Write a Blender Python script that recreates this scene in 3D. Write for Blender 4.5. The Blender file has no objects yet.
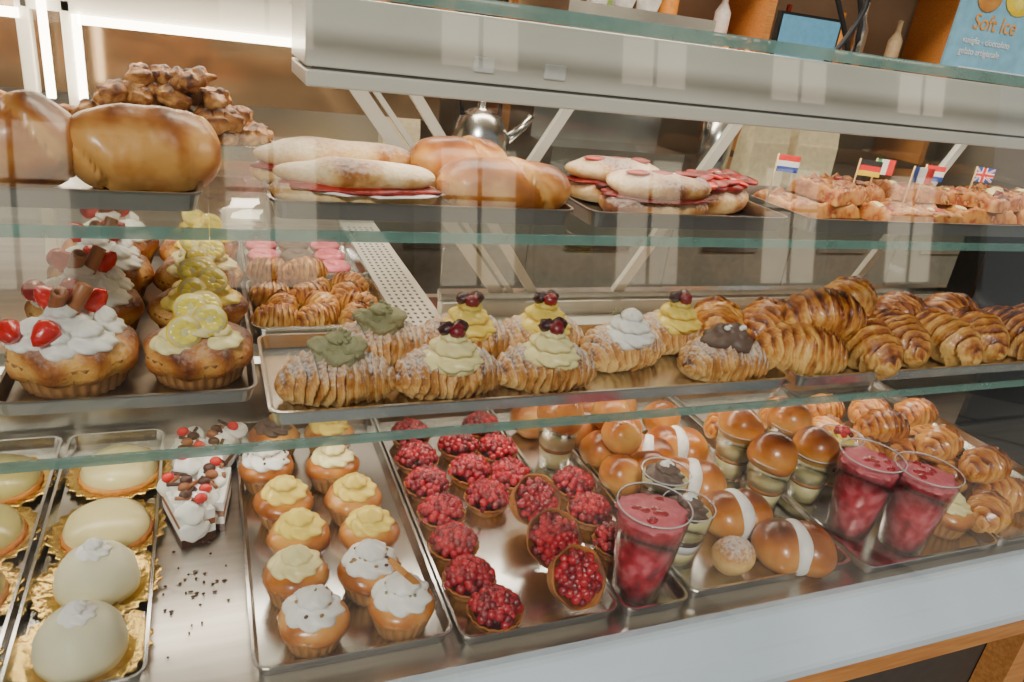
import bpy, math, random
from mathutils import Matrix, Vector, noise, Euler
D=bpy.data; C=bpy.context
pi=math.pi; sin=math.sin; cos=math.cos
def link(o): C.scene.collection.objects.link(o); return o

# ------------------------------------------------------------ camera
X=Vector((.9277,.0355,-.3717)).normalized()
Y=Vector((-.353,.408,-.842)); Y=(Y-X*Y.dot(X)).normalized()
Z=X.cross(Y)
cam=D.cameras.new('camera'); co=link(D.objects.new('camera',cam))
co.matrix_world=Matrix.Translation((0,0,1.4))@Matrix((X,Y,Z)).to_4x4()
cam.lens=26.156; cam.clip_start=.02; C.scene.camera=co

# ------------------------------------------------------------ materials
MATS={}
def mat(name, col=None, ramp=None, rough=.5, metal=0, nscale=60, namt=.25, bump=.0, bscale=200,
        sss=0, coat=0, trans=None, emit=None, sugar=0, spec=.5, stretch=None, coord='Object', ssscol=None, alpha=None, var=.22):
    if name in MATS: return MATS[name]
    m=D.materials.new(name); m.use_nodes=True; nt=m.node_tree; N=nt.nodes; L=nt.links
    b=N['Principled BSDF']; out=N['Material Output']
    b.inputs['Roughness'].default_value=rough; b.inputs['Metallic'].default_value=metal
    b.inputs['Specular IOR Level'].default_value=spec
    if coat: b.inputs['Coat Weight'].default_value=coat; b.inputs['Coat Roughness'].default_value=.15
    if alpha: b.inputs['Alpha'].default_value=alpha
    if sss:
        b.inputs['Subsurface Weight'].default_value=sss; b.inputs['Subsurface Scale'].default_value=.004
        b.inputs['Subsurface Radius'].default_value=ssscol or (1,.5,.3)
    tc=N.new('ShaderNodeTexCoord'); mp=N.new('ShaderNodeMapping'); L.new(tc.outputs[coord],mp.inputs[0])
    if stretch: mp.inputs['Scale'].default_value=stretch
    nz=N.new('ShaderNodeTexNoise'); nz.inputs['Scale'].default_value=nscale; nz.inputs['Detail'].default_value=6
    L.new(mp.outputs[0],nz.inputs[0])
    if ramp is None and col is not None:
        c=Vector(col); ramp=[(.3,tuple(c*.82)),(.7,tuple(min(1,q*1.08) for q in col))]
        tone=False
    else: tone=True; ramp=[(p,tuple(q**1.12 for q in c)) for p,c in ramp]
    cr=N.new('ShaderNodeValToRGB'); e=cr.color_ramp.elements
    while len(e)<len(ramp): e.new(.5)
    for el,(p,c) in zip(e,ramp): el.position=p; el.color=(*c,1)
    if tone:
        oi=N.new('ShaderNodeObjectInfo')
        at=N.new('ShaderNodeAttribute'); at.attribute_name='tone'
        ma=N.new('ShaderNodeMath'); ma.operation='MULTIPLY_ADD'; ma.inputs[1].default_value=namt*3
        L.new(nz.outputs[0],ma.inputs[0])
        rv=N.new('ShaderNodeMath'); rv.operation='MULTIPLY_ADD'; rv.inputs[1].default_value=var; rv.inputs[2].default_value=-var/2-namt*1.5
        L.new(oi.outputs['Random'],rv.inputs[0])
        sb=N.new('ShaderNodeMath'); sb.operation='ADD'
        L.new(at.outputs['Fac'],sb.inputs[0]); L.new(rv.outputs[0],sb.inputs[1]); L.new(sb.outputs[0],ma.inputs[2]); L.new(ma.outputs[0],cr.inputs[0])
    else: L.new(nz.outputs[0],cr.inputs[0])
    colout=cr.outputs[0]
    if sugar:
        g=N.new('ShaderNodeNewGeometry'); sx=N.new('ShaderNodeSeparateXYZ'); L.new(g.outputs['Normal'],sx.inputs[0])
        n2=N.new('ShaderNodeTexNoise'); n2.inputs['Scale'].default_value=260; n2.inputs['Detail'].default_value=4; L.new(mp.outputs[0],n2.inputs[0])
        ad=N.new('ShaderNodeMath'); ad.operation='MULTIPLY_ADD'; ad.inputs[1].default_value=.5; L.new(sx.outputs[2],ad.inputs[0]); L.new(n2.outputs[0],ad.inputs[2])
        r2=N.new('ShaderNodeValToRGB'); r2.color_ramp.elements[0].position=.70; r2.color_ramp.elements[1].position=1.0
        r2.color_ramp.elements[1].color=(sugar,sugar,sugar,1); L.new(ad.outputs[0],r2.inputs[0])
        mx=N.new('ShaderNodeMixRGB'); L.new(r2.outputs[0],mx.inputs[0]); L.new(colout,mx.inputs[1]); mx.inputs[2].default_value=(.86,.84,.82,1)
        colout=mx.outputs[0]
    L.new(colout,b.inputs['Base Color'])
    if bump:
        n3=N.new('ShaderNodeTexNoise'); n3.inputs['Scale'].default_value=bscale; n3.inputs['Detail'].default_value=4; L.new(mp.outputs[0],n3.inputs[0])
        bp=N.new('ShaderNodeBump'); bp.inputs['Strength'].default_value=bump; bp.inputs['Distance'].default_value=.002
        L.new(n3.outputs[0],bp.inputs['Height']); L.new(bp.outputs[0],b.inputs['Normal'])
    if emit: b.inputs['Emission Color'].default_value=(*emit[0],1); b.inputs['Emission Strength'].default_value=emit[1]
    if trans:
        tr=N.new('ShaderNodeBsdfTransparent'); tr.inputs[0].default_value=(*trans[0],1)
        gl=N.new('ShaderNodeBsdfGlossy'); gl.inputs['Roughness'].default_value=.02
        g=N.new('ShaderNodeNewGeometry'); mr=N.new('ShaderNodeMapRange'); mr.inputs['To Min'].default_value=trans[1]; mr.inputs['To Max'].default_value=1/trans[1]
        L.new(g.outputs['Backfacing'],mr.inputs['Value'])
        fr=N.new('ShaderNodeFresnel'); L.new(mr.outputs[0],fr.inputs[0])
        ms=N.new('ShaderNodeMixShader'); L.new(fr.outputs[0],ms.inputs[0]); L.new(tr.outputs[0],ms.inputs[1]); L.new(gl.outputs[0],ms.inputs[2])
        L.new(ms.outputs[0],out.inputs['Surface'])
    MATS[name]=m; return m

mat('croissant',ramp=[(0,(.84,.54,.18)),(.3,(.62,.28,.055)),(.65,(.32,.09,.014)),(1,(.08,.018,.004))],rough=.42,coat=.2,bump=.7,bscale=220,nscale=70,namt=.3)
mat('croissant_sugar',ramp=[(0,(.82,.55,.22)),(.4,(.54,.25,.055)),(1,(.11,.03,.006))],rough=.55,bump=.7,bscale=250,sugar=.55,namt=.3)
mat('crust',ramp=[(0,(.76,.42,.12)),(.5,(.50,.19,.035)),(1,(.16,.045,.01))],rough=.6,bump=.5,bscale=300)
mat('crust_dark',ramp=[(0,(.58,.32,.11)),(.4,(.36,.15,.03)),(.75,(.20,.06,.012)),(1,(.07,.02,.005))],rough=.55,bump=1,bscale=300,nscale=110,namt=.5)
mat('bun',ramp=[(0,(.80,.44,.12)),(.4,(.54,.20,.03)),(.75,(.25,.062,.010)),(1,(.08,.018,.004))],rough=.3,coat=.3,nscale=30,namt=.22,bump=.25)
mat('ciabatta',ramp=[(0,(.80,.62,.36)),(.35,(.66,.42,.17)),(.65,(.42,.18,.04)),(1,(.20,.06,.014))],rough=.75,nscale=42,namt=.5,bump=.9,bscale=150,sugar=.35)
mat('loaf',ramp=[(0,(.70,.38,.11)),(.35,(.48,.18,.028)),(.7,(.26,.075,.011)),(1,(.09,.022,.005))],rough=.42,coat=.2,nscale=30,namt=.42,bump=.4,bscale=90)
mat('sponge',ramp=[(0,(.76,.44,.12)),(.5,(.46,.17,.028)),(1,(.16,.04,.01))],rough=.75,bump=.8,bscale=260,sugar=.2)
mat('paper_cup',ramp=[(0,(.52,.27,.09)),(1,(.17,.07,.022))],rough=.7,nscale=40)
mat('cream_white',col=(.93,.92,.88),rough=.45,sss=.12,nscale=20)
mat('cream_yellow',col=(.92,.70,.14),rough=.35,sss=.12,nscale=20)
mat('cream_pale',col=(.93,.82,.40),rough=.35,sss=.12,nscale=20)
mat('pistachio',col=(.31,.30,.16),rough=.6,nscale=90,bump=.8,bscale=260)
mat('cocoa_cream',col=(.14,.09,.07),rough=.5,bump=.3)
mat('chocolate',col=(.07,.025,.014),rough=.35)
mat('choc_roll',ramp=[(0,(.42,.17,.07)),(1,(.16,.05,.02))],rough=.4,nscale=80)
mat('berry',ramp=[(0,(.54,.016,.035)),(.5,(.26,.004,.022)),(1,(.06,.002,.012))],rough=.2,coat=.6,nscale=150,namt=.15,bump=.6,bscale=500)
mat('blackberry',col=(.04,.006,.015),rough=.25,coat=.5,bump=.5,bscale=500)
mat('strawberry',ramp=[(0,(.78,.06,.03)),(.5,(.66,.015,.015)),(1,(.42,.008,.01))],rough=.22,coat=.6,bump=.4,bscale=400)
mat('smoothie',ramp=[(0,(.88,.20,.25)),(.45,(.72,.03,.07)),(1,(.32,.005,.028))],rough=.35,nscale=90,namt=.55,bump=.3,coat=.3)
mat('foam',col=(.80,.17,.21),rough=.5,nscale=150,bump=.5)
mat('custard',col=(.90,.70,.26),rough=.4)
mat('lemon_flesh',col=(.92,.78,.12),rough=.25,coat=.4,nscale=150)
mat('lemon_rind',col=(.94,.66,.02),rough=.4)
mat('marzipan',col=(.76,.73,.50),rough=.55,coat=.04,nscale=12)
mat('marzipan_pale',col=(.72,.63,.31),rough=.34,coat=.3,nscale=12)
mat('glaze_olive',col=(.46,.40,.14),rough=.28,coat=.4,nscale=12)
mat('gold_foil',col=(.86,.60,.18),rough=.24,metal=1,nscale=60,bump=.6)
mat('pink_icing',col=(.84,.20,.26),rough=.3,coat=.4)
mat('salami',ramp=[(0,(.46,.035,.02)),(.5,(.26,.012,.009)),(1,(.12,.007,.006))],rough=.5,nscale=120,namt=.5,coat=.1)
mat('lettuce',col=(.20,.36,.07),rough=.5)
mat('pizza_top',ramp=[(0,(.50,.24,.06)),(.3,(.38,.13,.02)),(.46,(.26,.025,.008)),(.60,(.56,.35,.11)),(.74,(.26,.07,.012)),(1,(.05,.015,.005))],rough=.55,nscale=80,namt=.8,coat=.08,bump=.6,bscale=120)
mat('nuts',col=(.36,.20,.06),rough=.6)
mat('steel',col=(.66,.65,.63),rough=.22,metal=1,nscale=8)
mat('steel_dark',col=(.42,.42,.43),rough=.28,metal=1,nscale=8)
mat('steel_deck',col=(.62,.58,.53),rough=.30,metal=1,nscale=6,stretch=(1,12,1))
mat('white_paint',col=(.70,.67,.60),rough=.3,coat=.4,nscale=3)
mat('sill',col=(.58,.69,.78),rough=.22,coat=.5,nscale=3)
mat('slot',col=(.08,.08,.08),rough=.6)
mat('glass',col=(1,1,1),trans=((.965,.988,.978),1.42))
mat('glass_front',col=(1,1,1),trans=((.98,.99,.985),1.62))
mat('plastic',col=(1,1,1),trans=((.97,.97,.97),1.4))
mat('cup_rim',col=(.9,.9,.9),rough=.15,coat=.5,alpha=.5)
mat('glass_edge',col=(.18,.36,.32),rough=.12,coat=.6,alpha=.62)
mat('wood',ramp=[(0,(.66,.35,.12)),(.5,(.50,.22,.065)),(1,(.30,.11,.03))],rough=.4,nscale=14,namt=.4,stretch=(1,14,14),coat=.3,var=0)
mat('dark_panel',col=(.05,.042,.036),rough=.6)
mat('counter_front',col=(.22,.19,.15),rough=.4,coat=.3)
mat('black_plastic',col=(.012,.012,.013),rough=.25)
mat('wing_panel',col=(.30,.20,.12),rough=.12,metal=.6,nscale=9)
mat('wall_paint',col=(.34,.28,.21),rough=.8,nscale=3)
mat('ceiling_paint',col=(.5,.46,.4),rough=.8,nscale=3)
mat('floor_tile',col=(.30,.27,.24),rough=.5,nscale=6)
mat('pavement',col=(.46,.43,.38),rough=.9,nscale=1.5)
mat('pavement_dark',col=(.13,.12,.11),rough=.9,nscale=2)
mat('facade',col=(.74,.62,.46),rough=.9,nscale=1.2)
mat('facade_window_glow',col=(.1,.09,.07),rough=.15,emit=((1,.84,.60),2.2))  # window glow added, unseen, to give warm glare patches in the front glass
mat('led',col=(1,1,1),emit=((1,.86,.62),14))
mat('led_soft',col=(1,1,1),emit=((1,.90,.74),3))
mat('beige',col=(.66,.54,.34),rough=.8)
mat('kraft',col=(.50,.34,.18),rough=.8)
mat('navy',col=(.03,.07,.14),rough=.4)
mat('screen',col=(.1,.3,.45),rough=.2,emit=((.15,.42,.62),.5))
mat('poster_blue',col=(.22,.50,.68),rough=.35)
mat('orange',col=(.85,.35,.05),rough=.5)
mat('rubber',col=(.015,.015,.017),rough=.5)
for n,c in [('f_red',(.75,.03,.03)),('f_white',(.88,.88,.88)),('f_blue',(.03,.08,.42)),('f_green',(.02,.36,.10)),('f_black',(.02,.02,.02)),('f_yellow',(.9,.65,.03)),('pick',(.7,.5,.25))]: mat(n,col=c,rough=.6)

# ------------------------------------------------------------ mesh builder
class MB:
    def __init__(s): s.v=[]; s.f=[]; s.m=[]; s.t=[]; s.sm=[]; s.mats=[]; s.x=Matrix.Identity(4)
    def mi(s,n):
        if n not in s.mats: s.mats.append(n)
        return s.mats.index(n)
    def add(s,vs,fs,m,tones=None,smooth=True):
        o=len(s.v); s.v+= [tuple(s.x@Vector(p)) for p in vs]; s.t+= tones or [.4]*len(vs); i=s.mi(m)
        for f in fs: s.f.append([o+k for k in f]); s.m.append(i); s.sm.append(smooth)
    def mesh(s,name):
        me=D.meshes.new(name); me.from_pydata(s.v,[],s.f)
        for n in s.mats: me.materials.append(MATS[n])
        me.polygons.foreach_set('material_index',s.m); me.polygons.foreach_set('use_smooth',s.sm)
        a=me.attributes.new('tone','FLOAT','POINT'); a.data.foreach_set('value',s.t); me.update(); return me
    def at(s,loc=(0,0,0),rot=(0,0,0),sc=1):
        S=Matrix.Diagonal((sc,sc,sc,1)) if not hasattr(sc,'__len__') else Matrix.Diagonal((*sc,1))
        s.x=Matrix.Translation(loc)@Euler(rot).to_matrix().to_4x4()@S; return s
    def box(s,a,b,m,tone=.4):
        x0,y0,z0=a; x1,y1,z1=b
        s.add([(x0,y0,z0),(x1,y0,z0),(x1,y1,z0),(x0,y1,z0),(x0,y0,z1),(x1,y0,z1),(x1,y1,z1),(x0,y1,z1)],
              [(0,3,2,1),(4,5,6,7),(0,1,5,4),(1,2,6,5),(2,3,7,6),(3,0,4,7)],m,[tone]*8,False)
    def lathe(s,prof,m,n=28,rf=None,tf=None,sx=1,sy=1,cap=True,c=(0,0)):
        vs=[];ts=[];fs=[]
        for j,(r,z) in enumerate(prof):
            for i in range(n):
                a=2*pi*i/n; rr=r*(rf(a,j/(len(prof)-1)) if rf else 1)
                vs.append((c[0]+rr*cos(a)*sx,c[1]+rr*sin(a)*sy,z)); ts.append(tf(a,j/(len(prof)-1)) if tf else .4)
        for j in range(len(prof)-1):
            for i in range(n): k=(i+1)%n; fs.append((j*n+i,j*n+k,(j+1)*n+k,(j+1)*n+i))
        if cap:
            if prof[0][0]>1e-5: fs.append(tuple(range(n))[::-1])
            if prof[-1][0]>1e-5: fs.append(tuple((len(prof)-1)*n+i for i in range(n)))
        s.add(vs,fs,m,ts)
    def ell(s,c,r,m,nu=24,nv=14,amp=0,freq=20,seed=0,tf=None,flat=None,pw=1):
        vs=[];ts=[];fs=[]
        for j in range(nv+1):
            ph=pi*j/nv-pi/2
            for i in range(nu):
                a=2*pi*i/nu; d=Vector((cos(a)*cos(ph),sin(a)*cos(ph),sin(ph)))
                if pw!=1: d=Vector([math.copysign(abs(q)**pw,q) for q in d])
                p=Vector((d.x*r[0],d.y*r[1],d.z*r[2]))
                k=noise.noise(p*freq+Vector((seed*7.3,seed*3.1,seed)))
                p=p*(1+amp*k)
                z=p.z+c[2]
                if flat is not None and z<flat: z=flat+(z-flat)*.08
                vs.append((p.x+c[0],p.y+c[1],z)); ts.append(tf(d,k) if tf else .4)
        for j in range(nv):
            for i in range(nu): k=(i+1)%nu; fs.append((j*nu+i,j*nu+k,(j+1)*nu+k,(j+1)*nu+i))
        s.add(vs,fs,m,ts)
    def tube(s,pts,rad,m,n=10,tf=None,tone=.4):
        pts=[Vector(p) for p in pts]; vs=[];ts=[];fs=[]; N=len(pts)
        up=Vector((0,0,1))
        for j,p in enumerate(pts):
            t=(pts[min(j+1,N-1)]-pts[max(j-1,0)]).normalized()
            u=up.cross(t); 
            if u.length<1e-3: u=Vector((1,0,0))
            u.normalize(); w=t.cross(u); r=rad[j] if hasattr(rad,'__len__') else rad
            for i in range(n):
                a=2*pi*i/n; vs.append(tuple(p+u*cos(a)*r+w*sin(a)*r)); ts.append(tf(j/(N-1),a) if tf else tone)
        for j in range(N-1):
            for i in range(n): k=(i+1)%n; fs.append((j*n+i,j*n+k,(j+1)*n+k,(j+1)*n+i))
        fs.append(tuple(range(n))[::-1]); fs.append(tuple((N-1)*n+i for i in range(n)))
        s.add(vs,fs,m,ts)
    def swirl(s,c,R,H,m,tiers=3,n=56,fl=8,twist=2.5,fa=.13):
        prof=[]; K=tiers*8
        for j in range(K+1):
            t=j/K; env=(1-t)**.7; b=abs(sin(pi*t*tiers))**.6 if 0<t<1 else 0
            prof.append((max(R*(env*.74+.30*b*env**.6),.0004),c[2]+H*t))
        prof[0]=(R*.8,c[2]); ph=c[0]*900+c[1]*500
        s.lathe(prof,m,n=n,rf=lambda a,t:(1+fa*cos(fl*a+twist*t*6+ph)*(1-t*.4))*(1+.10*noise.noise(Vector((cos(a)*1.5,sin(a)*1.5,t*3+ph)))),c=c[:2])
    def berry(s,c,r,m='berry',tone=.4,nu=8,nv=5): s.ell(c,(r,r,r),m,nu,nv,tf=lambda d,k:tone+.25*d.z*-.5)
    def mound(s,c,R,H,seed,m='berry',r=.0062,count=46):
        rnd=random.Random(seed); g=2.39996
        s.ell((c[0],c[1],c[2]),(R*.85,R*.85,H*.8),'blackberry',16,8)
        for i in range(count):
            q=math.sqrt((i+.5)/count); a=i*g+rnd.uniform(-.2,.2); rr=R*q*.95
            z=c[2]+H*math.sqrt(max(0,1-q*q))*.85+rnd.uniform(-.0015,.002)
            s.berry((c[0]+rr*cos(a),c[1]+rr*sin(a),z),r*rnd.uniform(.85,1.15),m,rnd.uniform(.0,.75))

def obj(name,me,loc=(0,0,0),rot=(0,0,0),sc=1):
    o=link(D.objects.new(name,me)); o.location=loc; o.rotation_euler=rot
    o.scale=(sc,sc,sc) if not hasattr(sc,'__len__') else sc
    return o
CACHE={}
def put(name,fn,args,loc,rz=0,sc=1,rx=0,ry=0):
    k=(fn.__name__,)+tuple(args)
    if k not in CACHE:
        b=MB(); fn(b,*args); CACHE[k]=b.mesh(name)
    return obj(name,CACHE[k],loc,(rx,ry,rz),sc)

# ------------------------------------------------------------ pastries (local: base at z=0)
def f_croissant(b,L,W,H,k,curv,m,seed,tone=0):
    N=130;n=30;vs=[];ts=[];fs=[]
    wob=[random.Random(seed*31+q).uniform(-.25,.25) for q in range(40)]
    for j in range(N+1):
        t=-1+2*j/N
        for i in range(n):
            a=2*pi*i/n
            env=max(0,1-abs(t)**2.1)**.65*.9+.1*(1-abs(t)**8)
            ph=abs(t+.04*seed-.05)*k+.45*sin(a*1+seed)+.38*noise.noise(Vector((t*3,cos(a)*1.2,sin(a)*1.2+seed)))
            ii=int(math.floor(ph)); fr=ph-ii; fr=min(1,max(0,fr)); saw=(1-fr)**1.2
            amp=.17+.10*wob[ii%40]
            r=env*(.93+amp*saw+.05*wob[(ii+7)%40])*(1+.13*noise.noise(Vector((t*4,cos(a)*2,sin(a)*2+seed)))+.05*noise.noise(Vector((t*14,cos(a)*6,sin(a)*6+seed))))
            y=cos(a)*W/2*r; z=sin(a)*H*.56*r
            ang=-curv*t*1.1
            x0=L/2*sin(t*pi/2*.98)*.3+L/2*t*.7; y0=-curv*L*.28*t*t
            zz=H*.46+z-abs(t)**3*H*.12
            if zz<0: zz*=.05
            vs.append((x0-y*sin(ang),y0+y*cos(ang),max(zz,-.0005)))
            ts.append(tone+.02+.85*(fr**1.5 if fr>.10 else .95-fr*8)*(.4+.6*max(0,sin(a)))+.15*sin(a)+.08*sin(ph*23)+.30*noise.noise(Vector((t*9,a*2,seed)))+.2*wob[ii%40])
    for j in range(N):
        for i in range(n): q=(i+1)%n; fs.append((j*n+i,(j+1)*n+i,(j+1)*n+q,j*n+q))
    fs.append(tuple(range(n))); fs.append(tuple(N*n+i for i in range(n))[::-1])
    b.add(vs,fs,m,ts)
def f_cream_croissant(b,cream,top,seed):
    f_croissant(b,.116,.066,.047,6,.35,'croissant_sugar',seed,.05)
    if cream=='pistachio':
        for x,y,z,r in [(0,-.002,.046,.023),(-.010,.004,.053,.017),(.010,-.004,.055,.017),(0,0,.062,.012)]:
            b.ell((x,y,z),(r,r*.85,r*.55),'pistachio',30,18,amp=.35,freq=130,seed=seed+x*99)
    elif cream=='cocoa_cream':
        b.ell((0,0,.048),(.030,.024,.013),'cocoa_cream',30,18,amp=.45,freq=80,seed=seed); b.ell((.004,0,.056),(.018,.015,.010),'cocoa_cream',30,18,amp=.5,freq=90,seed=seed+2)
        for q in range(5): b.ell((-.01+.006*q,-.006+.003*(q%3),.064),(.004,.004,.003),'cream_white',8,5)
    else:
        b.swirl((0,-.008,.036),.032,.038,cream,3,fa=.08); b.ell((0,-.022,.036),(.026,.012,.009),cream,20,12,amp=.3,freq=70,seed=seed)
    if top=='berry':
        for k,(x,y) in enumerate([(-.008,0),(.007,.003),(0,-.008)]): b.ell((x,y-.006,.072),(.0085,.0085,.0075),'blackberry' if k<2 else 'berry',14,9,amp=.3,freq=260,seed=k,tf=lambda d,q:.5)
    if cream in('pistachio','cream_white') and top=='n':
        r=random.Random(seed)
        for _ in range(14): b.ell((r.uniform(-.015,.015),r.uniform(-.015,.012),.062+r.uniform(0,.006)),(.003,.002,.002),'pistachio',6,4)
def f_cupcake(b,kind,seed):
    fl=lambda a,t:1+.035*cos(22*a)
    b.lathe([(.023,0),(.0255,.006),(.031,.024),(.033,.031)],'paper_cup',n=88,rf=fl,tf=lambda a,t:.3+.3*cos(22*a))
    b.ell((0,0,.028),(.0335,.0335,.018),'bun',amp=.12,freq=50,seed=seed,tf=lambda d,k:.5-.3*d.z+.5*k)
    if kind=='yellow':
        b.swirl((0,0,.039),.028,.024,'cream_yellow',2,fa=.08) 
    elif kind=='pale': b.swirl((0,0,.039),.028,.024,'cream_pale',2,fa=.08)
    elif kind=='white':
        b.swirl((0,0,.038),.030,.028,'cream_white',2,fa=.09); r=random.Random(seed)
        for _ in range(30):
            q=r.uniform(0,.024); a=r.uniform(0,6.28); b.ell((q*cos(a),q*sin(a),.065-q*.75),(.0026,.002,.0016),'nuts' if r.random()<.5 else 'chocolate',6,4)
    elif kind=='biscuit':
        b.swirl((0,0,.038),.031,.028,'cream_white',2,fa=.09)
        b.at((0.004,0,.066),(.9,.1,.5)); b.box((-.015,-.012,-.003),(.015,.012,.003),'crust',.4); b.at()
        r=random.Random(seed)
        for _ in range(20):
            q=r.uniform(0.006,.024); a=r.uniform(0,6.28); b.ell((q*cos(a),q*sin(a),.064-q*.75),(.0026,.0018,.0014),'pistachio',6,4)
    elif kind=='choc':
        b.swirl((0,0,.040),.025,.018,'cocoa_cream',2); b.ell((0,0,.058),(.008,.008,.005),'nuts',amp=.3,freq=90)
def f_berry_tart(b,seed):
    fl=lambda a,t:1+.03*cos(18*a)
    b.lathe([(.020,0),(.024,.004),(.029,.017),(.031,.018),(.029,.012)],'crust',n=72,rf=fl,tf=lambda a,t:.3+.4*t)
    b.mound((0,0,.015),.028,.022,seed,r=.0056,count=64)
def f_berry_cone(b,seed):
    b.lathe([(.010,0),(.020,.005),(.027,.018),(.031,.034),(.0335,.040),(.031,.040),(.029,.032)],'crust',n=60,rf=lambda a,t:1+.03*cos(7*a+seed)*t,tf=lambda a,t:.25+.65*t+.15*cos(3*a))
    b.mound((0,0,.034),.028,.012,seed,r=.0056,count=54)
def f_big_cake(b,kind,seed):
    fl=lambda a,t:1+.025*cos(30*a)
    b.lathe([(.041,0),(.044,.008),(.050,.028),(.052,.032)],'paper_cup',n=120,rf=fl,tf=lambda a,t:.3+.35*cos(30*a)+.2*t,sx=1,sy=.92)
    b.ell((0,0,.030),(.054,.050,.028),'sponge',36,22,amp=.14,freq=45,seed=seed,tf=lambda d,k:.40+.9*k+.2*d.z)
    if kind=='straw':
        for (x,y,z,R) in [(-.026,-.012,.044,.025),(.016,-.020,.044,.026),(-.006,-.028,.040,.02),(0,.016,.046,.029),(-.004,-.006,.057,.026),(.028,.008,.046,.018)]:
            b.swirl((x,y,z),R,.026,'cream_white',2,fa=.08)
        for (x,y,z,rx,ry,rz) in [(-.044,-.016,.058,1.5,.3,.3),(-.012,-.030,.064,2.0,.2,-.5),(.018,.014,.074,.3,.8,0),(-.016,.020,.074,.4,-.6,0)]:
            b.at((x,y,z),(rx,ry,rz)); b.lathe([(.0005,.019),(.006,.014),(.011,.004),(.0115,-.002),(.007,-.007),(.0005,-.008)][::-1],'strawberry',n=16,tf=lambda a,t:.2+.6*t); b.at()
        for (x,y,z,rx,ry) in [(-.006,-.008,.082,.45,.3),(.010,-.004,.084,-.2,.5)]:
            b.at((x,y,z),(rx,ry,0)); b.lathe([(.001,-.014),(.0065,-.014),(.007,-.013),(.007,.013),(.0065,.014),(.0045,.014),(.004,.008),(.001,.008)],'choc_roll',n=16,tf=lambda a,t:.4+.3*cos(2*a)); b.at()
    else:
        cr='cream_pale' if kind=='lemon' else 'cream_yellow'
        for (x,y,z,R) in [(-.022,-.018,.042,.026),(.020,-.014,.043,.026),(0,.016,.046,.030),(0,-.006,.055,.027)]:
            b.swirl((x,y,z),R,.024,cr,2,fa=.06)
        for (x,y,z,rx,ry,rz) in [(-.012,-.028,.062,1.1,.1,.2),(.012,-.016,.070,.8,.3,-.2),(-.006,.000,.077,.7,-.2,.3),(.008,.018,.075,.5,.2,0)]:
            b.at((x,y,z),(rx,ry,rz)); b.lathe([(.017,-.0015),(.0175,0),(.017,.0015)],'lemon_rind',n=24); b.lathe([(.0160,-.002),(.0160,.0017)],'cream_pale',n=24)
            for k in range(8):
                b2=2*pi*k/8; b.ell((.0085*cos(b2),.0085*sin(b2),.0012),(.0062,.0046,.0013),'lemon_flesh',10,6)
            b.at()
def f_dome(b,kind,seed):
    b.lathe([(.001,.002),(.036,.002),(.044,.003),(.048,.006),(.052,.0045),(.0575,.008),(.058,.006)],'gold_foil',n=144,rf=lambda a,t:1+.04*t*cos(24*a),cap=False)
    if kind=='tall':
        b.lathe([(.038,.003),(.0385,.012),(.036,.026),(.029,.037),(.019,.045),(.008,.048),(.0005,.0485)],'marzipan',n=40,rf=lambda a,t:1+.05*noise.noise(Vector((cos(a)*2,sin(a)*2,t*2+seed))))
        b.swirl((0,0,.045),.016,.017,'cream_white',2)
    else:
        m='marzipan_pale' if kind=='pale' else 'glaze_olive'
        b.lathe([(.042,.003),(.043,.012),(.039,.022),(.028,.030),(.012,.0335),(.0005,.034)],m,n=40)
        b.lathe([(.044,.002),(.0455,.006),(.044,.010)],'crust',n=60,rf=lambda a,t:1+.02*cos(20*a))
def f_slices(b,seed):
    r=random.Random(seed)
    for k,(x,y,a) in enumerate([(-.014,0,.25),(.016,.018,-.3)]):
        b.at((x,y,0),(0,0,a))
        for z0,z1,m in [(0,.010,'chocolate'),(.010,.020,'cream_white'),(.020,.028,'choc_roll'),(.028,.040,'cream_white')]:
            w=.019
            b.add([(-w,-.036,z0),(w,-.036,z0),(w*.8,.036,z0),(-w*.8,.036,z0),(-w,-.036,z1),(w,-.036,z1),(w*.8,.036,z1),(-w*.8,.036,z1)],
              [(0,3,2,1),(4,5,6,7),(0,1,5,4),(1,2,6,5),(2,3,7,6),(3,0,4,7)],m,[.5]*8,False)
        for q in range(5):
            b.ell((r.uniform(-.008,.008),-.032+q*.016,.040),(.015,.013,.011),'cream_white',20,12,amp=.5,freq=80,seed=q+seed)
            b.ell((r.uniform(-.01,.01),-.028+q*.014,.053),(.0075,.006,.006),['strawberry','chocolate','choc_roll','chocolate','strawberry'][q],10,7)
        b.ell((-.004,-.038,.022),(.015,.006,.016),'cream_white',20,12,amp=.5,freq=90,seed=seed)
        for q in range(7): b.tube([(r.uniform(-.014,.014),-.03+q*.01,.048),(r.uniform(-.017,.017),-.026+q*.01,.054)],.0022,'choc_roll' if q%2 else 'chocolate',6)
    b.at()
def f_maritozzo(b,seed,L=.092,W=.076,H=.053):
    tf=lambda d,k:.22+.42*max(d.z,0)+.4*k
    b.at((-.018,0,H*.44),(0,-.14,0)); b.ell((0,0,0),(L*.34,W/2,H*.54),'bun',28,18,amp=.07,freq=20,seed=seed,tf=tf)
    b.at((.018,0,H*.44),(0,.14,0)); b.ell((0,0,0),(L*.34,W/2,H*.54),'bun',28,18,amp=.07,freq=20,seed=seed+1,tf=tf); b.at()
    b.ell((0,0,H*.47),(.016,W/2*.97,H*.525),'cream_white',28,18,amp=.05,freq=60,flat=.002,pw=.85)
def f_ball(b,R,m,seed): b.ell((0,0,R*.85),(R,R,R*.92),m,24,16,amp=.12,freq=35,seed=seed,tf=lambda d,k:.15+.5*max(d.z,0)+.5*k,flat=0)
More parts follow.
